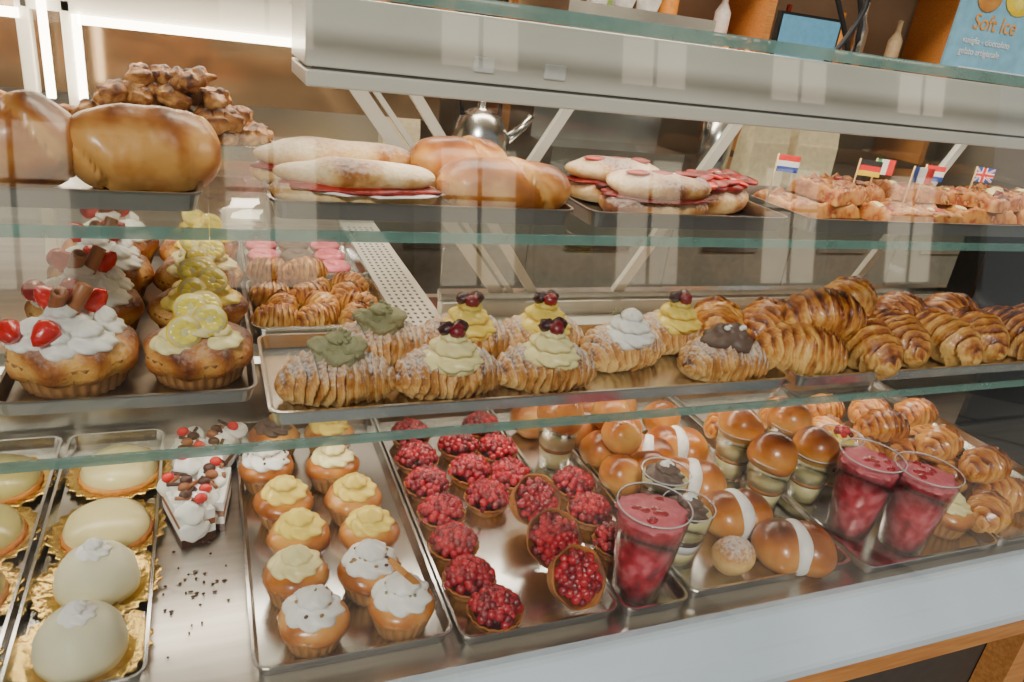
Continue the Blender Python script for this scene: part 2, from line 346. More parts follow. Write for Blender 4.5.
def cupshell(b,rb,rt,h):
    b.lathe([(.0005,.002),(rb,.002),(rb+(rt-rb)*.5,h*.5),(rt,h),(rt+.0006,h-.003),(rb+(rt-rb)*.5+.0006,h*.5),(rb+.0008,0),(.0005,0)][::-1],'plastic',n=40,cap=False)
    b.tube([((rt+.0006)*cos(2*pi*q/40),(rt+.0006)*sin(2*pi*q/40),h) for q in range(41)],.0010,'cup_rim',6)
def f_berry_cup(b,seed):
    h=.118; rb=.027; rt=.0405
    cupshell(b,rb,rt,h); R=lambda z:rb+(rt-rb)*z/h-.0010
    b.lathe([(.0005,.003)]+[(R(z),z) for z in [.004+.00525*i for i in range(20)]]+[(R(.106),.106),(.0005,.106)],'smoothie',n=60,
        tf=lambda a,t:.40+.9*noise.noise(Vector((cos(a)*3,sin(a)*3,t*7+seed))))
    b.ell((0,0,.106),(R(.106)*.97,R(.106)*.97,.006),'foam',36,12,amp=.3,freq=90,seed=seed)
    r=random.Random(seed)
    for _ in range(8): a=r.uniform(0,6.28); q=r.uniform(0,.026); b.ell((q*cos(a),q*sin(a),.1105),(.007,.006,.003),'berry',10,6,amp=.4,freq=90,tf=lambda d,k:.2)
def f_dessert_cup(b,kind,seed):
    h=.078; rb=.022; rt=.031; cupshell(b,rb,rt,h); R=lambda z:rb+(rt-rb)*z/h-.0010
    lay={'tiramisu':[('cream_pale',.004,.022),('cream_white',.022,.034),('chocolate',.034,.042),('cream_pale',.042,.070)],
         'custard':[('cream_pale',.004,.030),('crust',.030,.036),('cream_pale',.036,.066)],
         'berry':[('custard',.004,.026),('berry',.026,.034),('cream_white',.034,.066)]}[kind]
    for m,z0,z1 in lay: b.lathe([(.0005,z0),(R(z0),z0),(R(z1),z1),(.0005,z1)],m,n=36)
    if kind=='custard': b.ell((0,0,.082),(.033,.033,.030),'bun',28,18,amp=.12,freq=30,seed=seed,tf=lambda d,k:.2+.5*max(0,d.z)+.4*k,flat=.064)
    elif kind=='tiramisu': b.swirl((0,0,.068),.027,.024,'cocoa_cream',2); b.ell((0,0,.088),(.010,.008,.005),'cream_white',12,8,amp=.5,freq=120)
    else: b.swirl((0,0,.066),.024,.02,'cream_yellow',2); b.mound((0,0,.078),.012,.01,seed,count=12,r=.005)
def f_ciabatta(b,L,W,H,seed,fill):
    tf=lambda d,k:.30+.9*k+.10*(1-abs(d.z))
    b.ell((0,0,H*.30),(L/2,W/2,H*.34),'ciabatta',56,26,amp=.20,freq=28,seed=seed,tf=tf,flat=0,pw=.92)
    if fill:
        b.ell((0,-.003,H*.50),(L*.48,W*.53,H*.11),'salami',56,10,amp=.25,freq=60,seed=seed,tf=lambda d,k:.4+k)
        b.ell((.01,-.004,H*.44),(L*.45,W*.52,H*.07),'lettuce' if fill==2 else 'cream_white',32,8,amp=.3,freq=60,seed=seed+3)
    b.ell((0,.002,H*.70),(L/2*.98,W/2*.95,H*.34),'ciabatta',56,26,amp=.20,freq=28,seed=seed+5,tf=tf,pw=.92)
def f_loaf(b,L,W,H,k,seed,nf=1):
    N=90;n=40;vs=[];ts=[];fs=[]
    for j in range(N+1):
        t=-1+2*j/N
        for i in range(n):
            a=2*pi*i/n; env=max(0,1-abs(t)**3.6)**.5
            ph=(t*.5+.5)*k+.22*sin(a+.6)+.08*noise.noise(Vector((cos(a)*2,sin(a)*2,seed))); fr=ph-math.floor(ph)
            nn=noise.noise(Vector((t*1.8*nf,cos(a)*1.1,sin(a)*1.1+seed)))+.15*noise.noise(Vector((t*6*nf,cos(a)*3,sin(a)*3+seed)))
            r=env*(1+.07*math.exp(-((fr-.14)/.10)**2)-.11*math.exp(-((fr)/.035)**2))*(1+.08*nn)
            z=H*.48+sin(a)*H*.54*r
            vs.append((L/2*t,cos(a)*W/2*r,z if z>0 else z*.05)); ts.append(.08+.50*max(0,sin(a))+.6*nn-.50*math.exp(-((fr-.05)/.07)**2))
    for j in range(N):
        for i in range(n): q=(i+1)%n; fs.append((j*n+i,(j+1)*n+i,(j+1)*n+q,j*n+q))
    b.add(vs,fs,'loaf',ts)
def f_pile(b,seed):
    # heap of small chunky baked rolls
    r=random.Random(seed)
    for i in range(74):
        lay=0 if i<27 else (1 if i<50 else (2 if i<66 else 3)); k=1-.22*lay
        x=r.uniform(-.10,.10)*k; y=r.uniform(-.055,.055)*k; z=.011+lay*.017+r.uniform(0,.005)
        b.at((x,y,z),(r.uniform(-.5,.5),r.uniform(-.5,.5),r.uniform(0,3.1)))
        b.ell((0,0,0),(r.uniform(.014,.020),r.uniform(.010,.013),.0095),'crust_dark',20,14,amp=.5,freq=130,seed=i,tf=lambda d,k:.30+1.1*k+.35*d.z)
    b.at()
def f_focaccia(b,L,W,H,seed):
    nx,ny=50,26; vs=[];ts=[];fs=[]
    def e(u): return max(0,1-abs(u)**7)**.5
    for s in (0,1):
        for j in range(ny+1):
            for i in range(nx+1):
                u=-1+2*i/nx; v=-1+2*j/ny; wob=1+.08*noise.noise(Vector((u*2,v*2,seed)))
                rim=.35*max(0,min(1,(max(abs(u),abs(v))-.74)/.12))
                h=H*e(u)*e(v)*(.60+rim+.22*noise.noise(Vector((u*5,v*3,seed+9)))+.08*noise.noise(Vector((u*15,v*10,seed+9))))
                vs.append((u*L/2*wob,v*W/2*wob,h+.001 if s else 0)); ts.append(.50+.8*noise.noise(Vector((u*9,v*6,seed))) if rim<.2 else .22+.3*noise.noise(Vector((u*9,v*6,seed))))
    o=(nx+1)*(ny+1)
    for j in range(ny):
        for i in range(nx):
            a=j*(nx+1)+i; fs.append((a,a+nx+1,a+nx+2,a+1)); fs.append((o+a,o+a+1,o+a+nx+2,o+a+nx+1))
    b.add(vs,fs,'pizza_top',ts)
    r=random.Random(seed)
    for _ in range(9):
        b.at((r.uniform(-.42,.42)*L,r.uniform(-.34,.34)*W,H*.66),(r.uniform(-.2,.2),r.uniform(-.2,.2),0)); b.ell((0,0,0),(.011,.009,.0035),r.choice(['salami','crust_dark','salami','cream_pale','crust_dark']),16,8,amp=.5,freq=90,seed=r.random()*9,tf=lambda d,k:.4+k)
    b.at()
def f_open_sandwich(b,seed,red):
    b.ell((0,0,.013),(.062,.036,.016),'ciabatta',50,20,amp=.16,freq=28,seed=seed,tf=lambda d,k:.45+.9*k,flat=0,pw=.92)
    r=random.Random(seed)
    if red:
        b.ell((0,0,.028),(.055,.032,.007),'salami',44,10,amp=.4,freq=60,seed=seed,tf=lambda d,k:.3+k)
        for row in range(3):
            for i in range(5):
                x=-.042+.084*i/4; b.at((x,-.020+row*.018,.032+.002*(row==1)),(r.uniform(-.2,.2),r.uniform(-.2,.2),0)); b.lathe([(.0005,-.0015),(.011,-.0015),(.0118,0),(.011,.0015),(.0005,.003)],'salami' if (i+row)%3 else 'strawberry',n=22,rf=lambda a,t:1+.12*cos(3*a+i),tf=lambda a,t:.5+.4*cos(2*a)); b.at()
    else:
        b.ell((0,-.003,.024),(.061,.036,.004),'salami',44,8,amp=.35,freq=70,seed=seed,tf=lambda d,k:.5+k)
        b.ell((0,.000,.033),(.060,.035,.014),'ciabatta',50,20,amp=.16,freq=30,seed=seed+4,tf=lambda d,k:.35+.9*k+.2*max(d.z,0),pw=.92)
        for i in range(3): b.ell((-.03+.03*i,-.004,.046),(.013,.009,.0025),'salami',14,8,amp=.4,freq=70,seed=i,tf=lambda d,k:.3+k)
def f_donut(b,m):
    n=24;k=12
    for (mm,r0) in (('bun',.0085),(m,.0092)):
        vs=[];fs=[]
        for i in range(n):
            A=2*pi*i/n
            for j in range(k):
                a=2*pi*j/k; z=.009+r0*sin(a)
                if mm==m: z=max(z,.0098+.0008*sin(5*A))
                R=.0135+r0*cos(a); vs.append((R*cos(A),R*sin(A),z))
        for i in range(n):
            for j in range(k): p=(i+1)%n;q=(j+1)%k; fs.append((i*k+j,p*k+j,p*k+q,i*k+q))
        b.add(vs,fs,mm)
def f_tray(b,w,d,m='steel'):
    h=.016
    def ring(x,y,z,rr):
        p=[]
        for cx,cy,a0 in [(x/2-rr,y/2-rr,0),(-x/2+rr,y/2-rr,pi/2),(-x/2+rr,-y/2+rr,pi),(x/2-rr,-y/2+rr,1.5*pi)]:
            for q in range(5): a=a0+q*pi/8; p.append((cx+rr*cos(a),cy+rr*sin(a),z))
        return p
    R=[ring(w-.012,d-.012,0,.008),ring(w-.004,d-.004,h-.002,.012),ring(w,d,h-.002,.014),ring(w,d,h,.014),ring(w-.006,d-.006,h,.011),ring(w-.014,d-.014,.0025,.007)]
    vs=sum(R,[]); n=20; fs=[]
    for j in range(5):
        for i in range(n): k=(i+1)%n; fs.append((j*n+i,j*n+k,(j+1)*n+k,(j+1)*n+i))
    fs.append(tuple(range(n))[::-1]); fs.append(tuple(5*n+i for i in range(n)))
    b.add(vs,fs,m,None,False)
def f_flag(b,kind):
    b.tube([(0,0,0),(0,0,.058)],.0011,'pick',6)
    w=.027;h=.019;z=.038
    def wave(x): return .002*sin(x/w*5)
    def patch(x0,x1,z0,z1,m,o=0):
        K=5; vs=[];fs=[]
        for i in range(K+1):
            x=x0+(x1-x0)*i/K
            vs+=[(x*w,wave(x*w)-.0004-o,z+z0*h),(x*w,wave(x*w)-.0004-o,z+z1*h),(x*w,wave(x*w)+.0004+o,z+z1*h),(x*w,wave(x*w)+.0004+o,z+z0*h)]
        for i in range(K):
            a=i*4
            for q in range(4): fs.append((a+q,a+4+q,a+4+(q+1)%4,a+(q+1)%4))
        fs+= [(0,1,2,3),(K*4+3,K*4+2,K*4+1,K*4)]
        b.add(vs,fs,m,None,False)
    H={'nl':['f_blue','f_white','f_red'],'de':['f_yellow','f_red','f_black']}
    V={'it':['f_green','f_white','f_red'],'fr':['f_blue','f_white','f_red']}
    if kind in H:
        for i,m in enumerate(H[kind]): patch(0,1,i/3,(i+1)/3,m)
    elif kind in V:
        for i,m in enumerate(V[kind]): patch(i/3,(i+1)/3,0,1,m)
    else:
        patch(0,1,0,1,'f_blue'); patch(0,1,.34,.66,'f_white',.0003); patch(.38,.62,0,1,'f_white',.0003); patch(0,1,.42,.58,'f_red',.0006); patch(.44,.56,0,1,'f_red',.0006)
        for sg in (1,-1):
            K=8
            for (o,wd,m) in ((.0001,.003,'f_white'),(.0002,.0012,'f_red')):
                for side in (-1,1):
                    vs=[];fs=[]
                    for i in range(K+1):
                        u=i/K; x=.0005+u*(w-.001); zc=z+h*.5+sg*h*.45*(2*u-1); y=wave(x)+side*(.0005+o)
                        vs+=[(x,y,min(zc+wd/2,z+h)),(x,y,max(zc-wd/2,z))]
                    for i in range(K): fs.append((2*i,2*i+1,2*i+3,2*i+2))
                    b.add(vs,fs,m,None,False)

# ------------------------------------------------------------ display case (one object with parts)
case=link(D.objects.new('pastry_display_case',None))
def part(name,build,parent=None,bev=0):
    b=MB(); build(b); o=obj(name,b.mesh(name)); o.parent=parent or case
    if bev: m=o.modifiers.new('b','BEVEL'); m.width=bev; m.segments=2; m.limit_method='ANGLE'
    return o
XL,XR=-.95,2.1
part('deck',lambda b:b.box((XL,.487,.795),(XR,1.0,.82),'steel_deck'))
def sill(b):
    P=[(.497,.795),(.497,.824),(.489,.824),(.486,.818),(.462,.797),(.460,.793),(.441,.777),(.439,.772),(.439,.762),(.47,.762)]
    n=len(P); vs=[(XL,y,z) for y,z in P]+[(XR,y,z) for y,z in P]
    fs=[(i,(i+1)%n,n+(i+1)%n,n+i) for i in range(n)]; fs+=[tuple(range(n))[::-1],tuple(n+i for i in range(n))]
    b.add(vs,fs,'sill',None,False)
part('front_sill',sill)
def base(b):
    b.box((XL,.452,.715),(XR,.49,.762),'wood')
    b.box((XL,.50,.06),(XR,.53,.80),'dark_panel'); b.box((XL,.53,.06),(XL+.03,1.28,.80),'dark_panel'); b.box((XR-.03,.53,.06),(XR,1.0,.80),'dark_panel')
    b.box((XL,.97,.0),(XR,1.0,.80),'dark_panel')
    for x in (-.9,-.1,.42,1.05,1.6): b.box((x,.458,0),(x+.05,.498,.715),'wood')
    b.box((XL,.462,.0),(XR,.495,.10),'wood')
part('wooden_base',base)
def glass_shelf(z,y0,y1,x0=XL,x1=XR):
    def f(b):
        b.box((x0,y0+.003,z-.008),(x1,y1,z),'glass'); b.box((x0,y0,z-.0085),(x1,y0+.003,z+.0003),'glass_edge')
    return f
part('glass_shelf_middle',glass_shelf(1.04,.584,.79))
part('glass_shelf_top',glass_shelf(1.23,.586,.80,.0,XR)); part('glass_shelf_top_left',glass_shelf(1.23,.586,1.06,XL,-.0005))
part('shelf_middle_left',lambda b:b.box((XL,.792,1.028),(.21,1.28,1.04),'steel_deck'))
part('rear_ledge',lambda b:(b.box((.272,.792,1.018),(XR,.85,1.043),'white_paint'),b.box((.272,.85,1.03),(XR,.872,1.062),'white_paint')),bev=.002)
part('lower_fill_strip',lambda b:b.box((-.80,.800,1.0125),(1.25,.808,1.0175),'led_soft'))  # added glowing strip, goes with the fill that brightens the lower deck
def vent(b):
    b.box((.211,.792,1.018),(.271,1.28,1.046),'white_paint')
    for i in range(34):
        for k in range(5): b.box((.219+k*.0095,.80+i*.0135,1.0455),(.2225+k*.0095,.8055+i*.0135,1.0464),'slot')
part('vented_side_rail',vent)
part('lower_rear_panel',lambda b:(b.box((XL,.985,.82),(XR,1.0,1.018),'steel_deck'),b.box((1.27,.80,.82),(XR,.81,1.018),'black_plastic')))
part('rear_black_unit',lambda b:b.box((1.16,.795,1.045),(1.62,.845,1.21),'black_plastic'),bev=.004)
def pane(b):
    b.add([(XL,.478,.824),(XR,.478,.824),(XR,.563,1.404),(XL,.563,1.404),(XL,.484,.824),(XR,.484,.824),(XR,.569,1.404),(XL,.569,1.404)],[(0,1,2,3),(4,7,6,5)],'glass_front',None,False)
part('front_glass',pane)
part('top_glass',lambda b:(b.box((XL,.563,1.404),(XR,.80,1.412),'glass'),b.box((XL,.558,1.403),(XR,.563,1.413),'glass_edge')))
def beam(b):
    b.box((.07,.602,1.352),(XR,.70,1.402),'white_paint'); b.box((.07,.597,1.338),(XR,.70,1.350),'white_paint'); b.box((.075,.604,1.348),(XR,.69,1.354),'slot')
    b.box((.20,.6,1.36),(.218,.6025,1.372),'f_white'); b.box((.262,.6,1.36),(.282,.6025,1.372),'f_white')
part('canopy_beam',beam,bev=.0015)
part('canopy_led_strip',lambda b:b.box((.09,.66,1.334),(XR-.05,.672,1.338),'led_soft'))
def struts(b):
    def bar(x0,z0,x1,z1,w=.014):
        d=Vector((x1-x0,z1-z0)).normalized(); n=Vector((-d.y,d.x))*w/2
        y0,y1=.862,.872
        P=[(x0+n.x,z0+n.y),(x1+n.x,z1+n.y),(x1-n.x,z1-n.y),(x0-n.x,z0-n.y)]
        vs=[(x,y0,z) for x,z in P]+[(x,y1,z) for x,z in P]
        b.add(vs,[(0,1,2,3),(7,6,5,4),(0,4,5,1),(1,5,6,2),(2,6,7,3),(3,7,4,0)],'white_paint',None,False)
    bar(.72,1.395,.527,1.06); bar(.463,1.395,.37,1.23,.012); bar(1.16,1.395,.96,1.06,.012); bar(1.62,1.395,1.4,1.06,.012)
    bar(.09,1.395,.359,1.06,.016); bar(.11,1.395,.375,1.065,.006); bar(.16,1.395,.41,1.06,.012)
    b.box((.272,.858,1.385),(XR,.874,1.40),'white_paint'); b.box((.272,.858,1.06),(XR,.876,1.072),'steel')
part('rear_door_struts',struts)
part('rear_glass',lambda b:b.box((.272,.864,1.062),(XR,.868,1.40),'glass'))
def ledframe(b):
    b.box((-.20,1.105,1.345),(.42,1.16,1.395),'white_paint'); b.box((-.205,1.105,1.03),(-.19,1.13,1.40),'white_paint'); b.box((-.158,1.105,1.03),(-.146,1.13,1.36),'white_paint')
    b.box((-.60,1.105,1.03),(-.585,1.13,1.40),'white_paint')
part('rear_light_frame',ledframe,bev=.002)
def leds(b):
    b.box((-.138,1.095,1.334),(.20,1.104,1.345),'led'); b.box((-.180,1.095,1.245),(-.171,1.104,1.40),'led'); b.box((-.145,1.095,1.245),(-.136,1.104,1.345),'led'); b.box((-.42,1.095,1.334),(-.20,1.104,1.345),'led')
part('rear_led_tubes',leds)
part('wing_rear_panel',lambda b:(b.box((-.60,1.20,1.24),(.35,1.21,1.40),'wing_panel'),b.box((XL,1.28,1.03),(.27,1.29,1.24),'steel')))

# ------------------------------------------------------------ trays
def tray(x0,x1,y0,y1,z,m='steel'): return put('metal_tray',f_tray,(round(x1-x0,3),round(y1-y0,3),m),((x0+x1)/2,(y0+y1)/2,z))
ZD=.8203; ZM=1.0403; ZT=1.2303; F=.0028
tray(-.302,-.186,.545,.975,ZD); tray(-.180,-.066,.545,.975,ZD); tray(.022,.214,.527,.975,ZD); tray(.217,.398,.517,.975,ZD)
tray(.402,.487,.512,.975,ZD); tray(.492,.735,.52,.975,ZD); tray(.745,.985,.505,.975,ZD); tray(.99,1.23,.505,.975,ZD)
tray(-.178,.037,.655,1.10,ZM,'steel_dark'); tray(.043,.635,.606,.782,ZM); tray(.645,1.30,.606,.782,ZM); tray(.04,.205,.80,.96,ZM); tray(.04,.205,.98,1.16,ZM)
tray(-.42,-.004,.628,.78,ZT,'steel_dark')
tray(.045,.322,.615,.755,ZT,'steel_dark'); tray(.335,.575,.612,.755,ZT,'steel_dark'); tray(.60,1.40,.612,.78,ZT,'steel_dark')
tray(-.15,.07,.84,.98,ZT,'steel')

# ------------------------------------------------------------ deck goods
zd=ZD+F
for i,(x,y,k) in enumerate([(.071,.905,'choc'),(.143,.90,'yellow'),(.056,.832,'white'),(.136,.822,'pale'),(.070,.757,'yellow'),(.150,.747,'yellow'),(.080,.690,'yellow'),(.156,.680,'yellow'),(.070,.628,'pale'),(.145,.618,'white'),(.080,.562,'white'),(.166,.562,'biscuit')]):
    put('cream_cupcake',f_cupcake,(k,i%3),(x,y,zd),i*.7)
for i,(x,y) in enumerate([(.258,.90),(.252,.838),(.250,.776),(.252,.715),(.250,.655),(.250,.596),(.262,.545),(.318,.86),(.315,.795),(.318,.733),(.37,.84),(.368,.905)]):
    put('raspberry_tart',f_berry_tart,(i%4,),(x,y,zd),i*1.1,.96)
for i,(x,y,a) in enumerate([(.352,.700,.2),(.352,.630,-.1),(.345,.565,.15)]):
    put('raspberry_cone_tart',f_berry_cone,(i,),(x,y,zd+.024),a,1,rx=.85)
for i,(x,y) in enumerate([(.445,.740),(.440,.680),(.445,.617),(.365,.775)]):
    put('raspberry_tart',f_berry_tart,(i%4,),(x,y,zd),i*1.3,.96)
put('raspberry_smoothie_cup',f_berry_cup,(1,),(.438,.553,zd)) 
put('raspberry_smoothie_cup',f_berry_cup,(2,),(.795,.592,zd),.5); put('raspberry_smoothie_cup',f_berry_cup,(3,),(.848,.549,zd),1.2)
put('layered_dessert_cup',f_dessert_cup,('tiramisu',1),(.518,.592,zd)); put('layered_dessert_cup',f_dessert_cup,('tiramisu',1),(.530,.662,zd))
put('layered_dessert_cup',f_dessert_cup,('custard',1),(.703,.665,zd)); put('layered_dessert_cup',f_dessert_cup,('custard',2),(.780,.668,zd)); put('layered_dessert_cup',f_dessert_cup,('custard',2),(.705,.742,zd))
put('layered_dessert_cup',f_dessert_cup,('berry',2),(.86,.70,zd)); put('layered_dessert_cup',f_dessert_cup,('custard',1),(.80,.745,zd)); put('layered_dessert_cup',f_dessert_cup,('custard',1),(.450,.815,zd))
for i,(x,y,r,s) in enumerate([(.628,.626,-.15,1),(.660,.550,-.35,1.04),(.610,.705,-.5,1),(.640,.790,-.3,1),(.585,.785,-.6,.9)]): put('cream_filled_bun',f_maritozzo,(i%2,),(x,y,zd),r,s)
put('sugared_doughnut_ball',f_ball,(.026,'croissant_sugar',3),(.572,.556,zd))
for i,(x,y) in enumerate([(.515,.735),(.56,.735),(.515,.80),(.58,.855),(.515,.86),(.55,.92),(.445,.90),(.61,.92),(.66,.87)]): put('brioche_bun',f_ball,(.031,'bun',i%3),(x,y,zd),i)
for i,(x,y) in enumerate([(.525,.768),(.54,.83)]): put('brioche_bun',f_ball,(.029,'bun',i),(x,y,zd+.044),i)
put('cream_cupcake',f_cupcake,('pale',1),(.938,.560,zd)); put('cream_cupcake',f_cupcake,('yellow',1),(.915,.64,zd))
for i,(x,y,r,z) in enumerate([(1.015,.555,.4,0),(1.090,.585,-.3,0),(1.06,.650,.5,0),(1.03,.71,.1,0),(1.105,.735,-.2,0),(1.01,.770,.6,0),(.94,.72,.3,0),(1.15,.655,.7,0),(1.165,.555,.2,0),(.980,.630,1.0,0),(1.05,.68,.3,.034),(1.00,.745,-.2,.034),(1.07,.615,.1,.034),(.93,.79,.4,0)]):
    put('small_brioche_croissant',f_croissant,(.080,.05,.042,4,.3,'bun',i%3,.02),(x,y,zd+z),r,1.1)
for i,(x,y,r) in enumerate([(1.08,.84,.1),(.99,.86,.1),(.89,.86,.5),(.77,.84,.2),(1.17,.82,.1)]): put('small_brioche_croissant',f_croissant,(.080,.05,.042,4,.3,'bun',i%3,.02),(x,y,zd),r,1.1)
for i,(x,y,k) in enumerate([(-.114,.885,'pale'),(-.117,.770,'pale'),(-.118,.684,'tall'),(-.122,.597,'tall')]): 
    put('cassata_dome_cake',f_dome,(k,i),(x,y,zd),i)
for x,y in [(-.242,.885),(-.242,.785),(-.242,.69),(-.242,.595)]: put('glazed_dome_tart',f_dome,('olive',1),(x,y,zd))
put('chocolate_cream_cake_slice',f_slices,(1,),(-.022,.775,.8203),.1); put('chocolate_cream_cake_slice',f_slices,(4,),(-.020,.868,.8203),-.2)
b=MB(); r=random.Random(5)
for _ in range(34): x=r.gauss(-.03,.016); y=r.gauss(.67,.03); b.ell((x,y,.8205+.0012),(r.uniform(.001,.003),r.uniform(.001,.002),.0013),'chocolate',6,4)
obj('cake_crumbs',b.mesh('cake_crumbs'))

# ------------------------------------------------------------ middle shelf goods
zm=ZM+F
for i,(x,y,r,c,t) in enumerate([(.110,.655,0,'pistachio','n'),(.222,.655,.05,'cream_pale','berry'),(.332,.655,-.05,'cream_pale','berry'),(.448,.695,.2,'cream_white','n'),(.562,.648,-.1,'cocoa_cream','n'),
    (.165,.725,.1,'pistachio','n'),(.266,.735,-.1,'cream_yellow','berry'),(.358,.735,.05,'cream_yellow','berry'),(.538,.73,.1,'cream_yellow','berry')]):
    put('cream_filled_croissant',f_cream_croissant,(c,t,i%5),(x,y,zm),r)
for i,(x,y,r,z) in enumerate([(.610,.735,.9,0),(.678,.650,-.3,0),(.69,.73,.5,0),(.795,.655,1.2,0),(.765,.735,1.0,0),(.868,.675,1.15,0),(.945,.665,1.45,0),(1.02,.675,1.2,0),(1.095,.675,1.5,0),(1.17,.68,1.4,0),(.85,.75,.4,0),(.95,.75,.3,0),(.74,.69,-.2,.03),(1.05,.745,.2,.0)]):
    put('plain_croissant',f_croissant,(.120,.068,.058,4+i%3,.35,'croissant',i%5,.02+.05*(i%3)),(x,y,zm+z),r)
put('plain_croissant',f_croissant,(.085,.06,.045,3,.3,'loaf',7,-.2),(.805,.715,zm+.050),.3)
for i,(x,y) in enumerate([(-.121,.718),(-.121,.826),(-.119,.934),(-.117,1.04)]): put('strawberry_cream_cake',f_big_cake,('straw',i%2),(x,y,zm),i*.15,1.0)
for i,(x,y) in enumerate([(-.014,.718),(-.013,.826),(-.014,.934),(-.014,1.04)]): put('lemon_cream_cake',f_big_cake,('lemon' if i%2==0 else 'lemon2',i%2),(x,y,zm),i*.2,.92)
for i in range(9): put('iced_mini_doughnut',f_donut,('pink_icing' if i%3!=1 else 'cocoa_cream',),(.070+.046*(i%3),1.015+.05*(i//3),zm),i,1)
for i in range(14):
    x=.067+.046*(i%3)+(.01 if (i//3)%2 else 0); y=.825+.036*(i//3)
    put('mini_croissant',f_croissant,(.055,.034,.03,4,.3,'croissant',i%3,-.05),(x if x<.18 else .17,min(y,.935),zm+(.02 if i>11 else 0)),i*.5)

# ------------------------------------------------------------ top shelf goods
zt=ZT+F
put('stuffed_bread_loaf',f_loaf,(.120,.084,.066,1.0,4,1.4),(-.048,.700,zt),.10)
put('stuffed_bread_loaf',f_loaf,(.150,.088,.070,1.3,8,1.4),(-.165,.694,zt),-.04)
put('stuffed_bread_loaf',f_loaf,(.15,.09,.075,1.5,6,1.4),(-.315,.71,zt),.1)
put('chunky_bread_rolls',f_pile,(3,),(-.040,.91,zt),0,1.05)
put('chunky_bread_rolls',f_pile,(5,),(-.29,.91,zt),0,1.05)
put('ciabatta_sandwich',f_ciabatta,(.145,.055,.040,1,1),(.125,.652,zt),-.05)
put('ciabatta_sandwich',f_ciabatta,(.150,.052,.046,2,1),(.110,.712,zt),.08)
put('rolled_loaf',f_loaf,(.132,.062,.048,1.6,3,1),(.262,.66,zt),-.1); put('rolled_loaf',f_loaf,(.11,.055,.056,1.6,5,1),(.235,.722,zt),.1)
put('salami_sandwich',f_open_sandwich,(2,False),(.41,.717,zt),.1); put('salami_sandwich',f_open_sandwich,(3,False),(.425,.650,zt),.05)
put('tomato_salami_toast',f_open_sandwich,(4,True),(.520,.695,zt),.45,1.08)
for i,(x,y,r,z,rx) in enumerate([(.67,.70,.1,0,0),(.80,.665,-.05,0,0),(.81,.735,.1,0,0),(.95,.70,.05,0,0),(1.08,.69,0,0,0),(1.21,.70,.1,0,0),(1.33,.69,0,0,0),(.73,.715,.3,.017,.06),(.88,.72,-.2,.017,-.05),(1.00,.71,.25,.017,.05),(1.14,.71,-.15,.017,.05)]): put('pizza_slice',f_focaccia,(.125,.068,.024,i%7),(x,y,zt+z),r,1,rx=rx)
for k,x,y,r in [('nl',.602,.69,.1),('de',.735,.70,-.1),('it',.775,.712,.2),('fr',.79,.668,.1),('nl',.835,.69,.1),('uk',.945,.705,.1)]: put('toothpick_flag',f_flag,(k,),(x,y,zt+.010),r-.3)

# ------------------------------------------------------------ on/behind the counter
def poster(b):
    b.box((0,0,0),(.22,.003,.15),'poster_blue')
    b.ell((.045,-.001,.085),(.022,.002,.018),'crust',20,8); b.ell((.10,-.001,.09),(.028,.002,.022),'lemon_rind',20,8); b.ell((.10,-.002,.09),(.02,.002,.015),'lemon_flesh',20,8)
    b.box((.03,-.001,-.0),(.16,0,.002),'f_white')
    b.box((-.01,.0,-.004),(.23,.04,0),'plastic')
pb=MB(); poster(pb)
po=link(D.objects.new('advertising_poster',None)); po.location=(.868,.745,1.4165)
pp=obj('panel',pb.mesh('panel')); pp.parent=po
def text(s,par,loc,size,m,name):
    c=D.curves.new(name,'FONT'); c.body=s; c.size=size; c.extrude=.0003; c.materials.append(MATS[m]); o=link(D.objects.new(name,c)); o.location=loc; o.rotation_euler=(pi/2,0,0); o.parent=par
text('Soft Ice',po,(.03,-.001,.047),.026,'orange','title_text'); text('vaniglia - cioccolato',po,(.02,-.001,.03),.011,'f_white','line_text'); text('gelato artigianale',po,(.02,-.001,.017),.011,'f_white','line_text_b')
def cables(b):
    for k in range(3):
        b.tube([(.87+.02*k+.05*sin(q*.3+k),.95+.02*k,1.40+.02*q) for q in range(16)],.004,'rubber',8)
b=MB(); cables(b); obj('hanging_cables',b.mesh('hanging_cables'))
bc=link(D.objects.new('back_counter',None))
def bcf(b):
    b.box((.3,1.75,0),(3.0,2.25,1.02),'counter_front'); b.box((.28,1.73,1.02),(3.0,2.27,1.05),'steel')
    for i in range(6): b.box((.34+i*.44,1.742,.1),(.74+i*.44,1.75,.95),'counter_front'); b.box((.44+i*.44,1.73,.86),(.64+i*.44,1.742,.875),'steel')
part('body',bcf,bc)
def espresso(b):
    b.box((0,0,0),(.42,.34,.06),'steel'); b.box((0,.16,.06),(.42,.34,.36),'steel_dark'); b.box((-.01,0,.30),(.43,.35,.42),'steel')
    for x in (.1,.21,.32): b.lathe([(.025,.25),(.025,.30)],'steel',n=16,c=(x,.07)); b.tube([(x,.07,.26),(x,-.06,.24)],.009,'rubber',8)
    for x in (.06,.14,.22,.30): b.lathe([(.025,.42),(.035,.45),(.036,.47),(.03,.47)],'f_white',n=16,c=(x,.15))
put('espresso_machine',espresso,(),(.86,1.85,1.05))
def kettle(b):
    b.lathe([(.07,0),(.085,.01),(.08,.07),(.055,.12),(.03,.135),(.012,.14),(.012,.155),(.001,.16)],'steel',n=28); b.tube([(.07,0,.06),(.12,0,.10),(.14,0,.13)],[.016,.011,.009],'steel',10); b.tube([(-.05,0,.12),(-.07,0,.19),(0,0,.215),(.05,0,.19),(.05,0,.12)],.007,'rubber',8)
put('kettle',kettle,(),(.66,1.88,1.05))
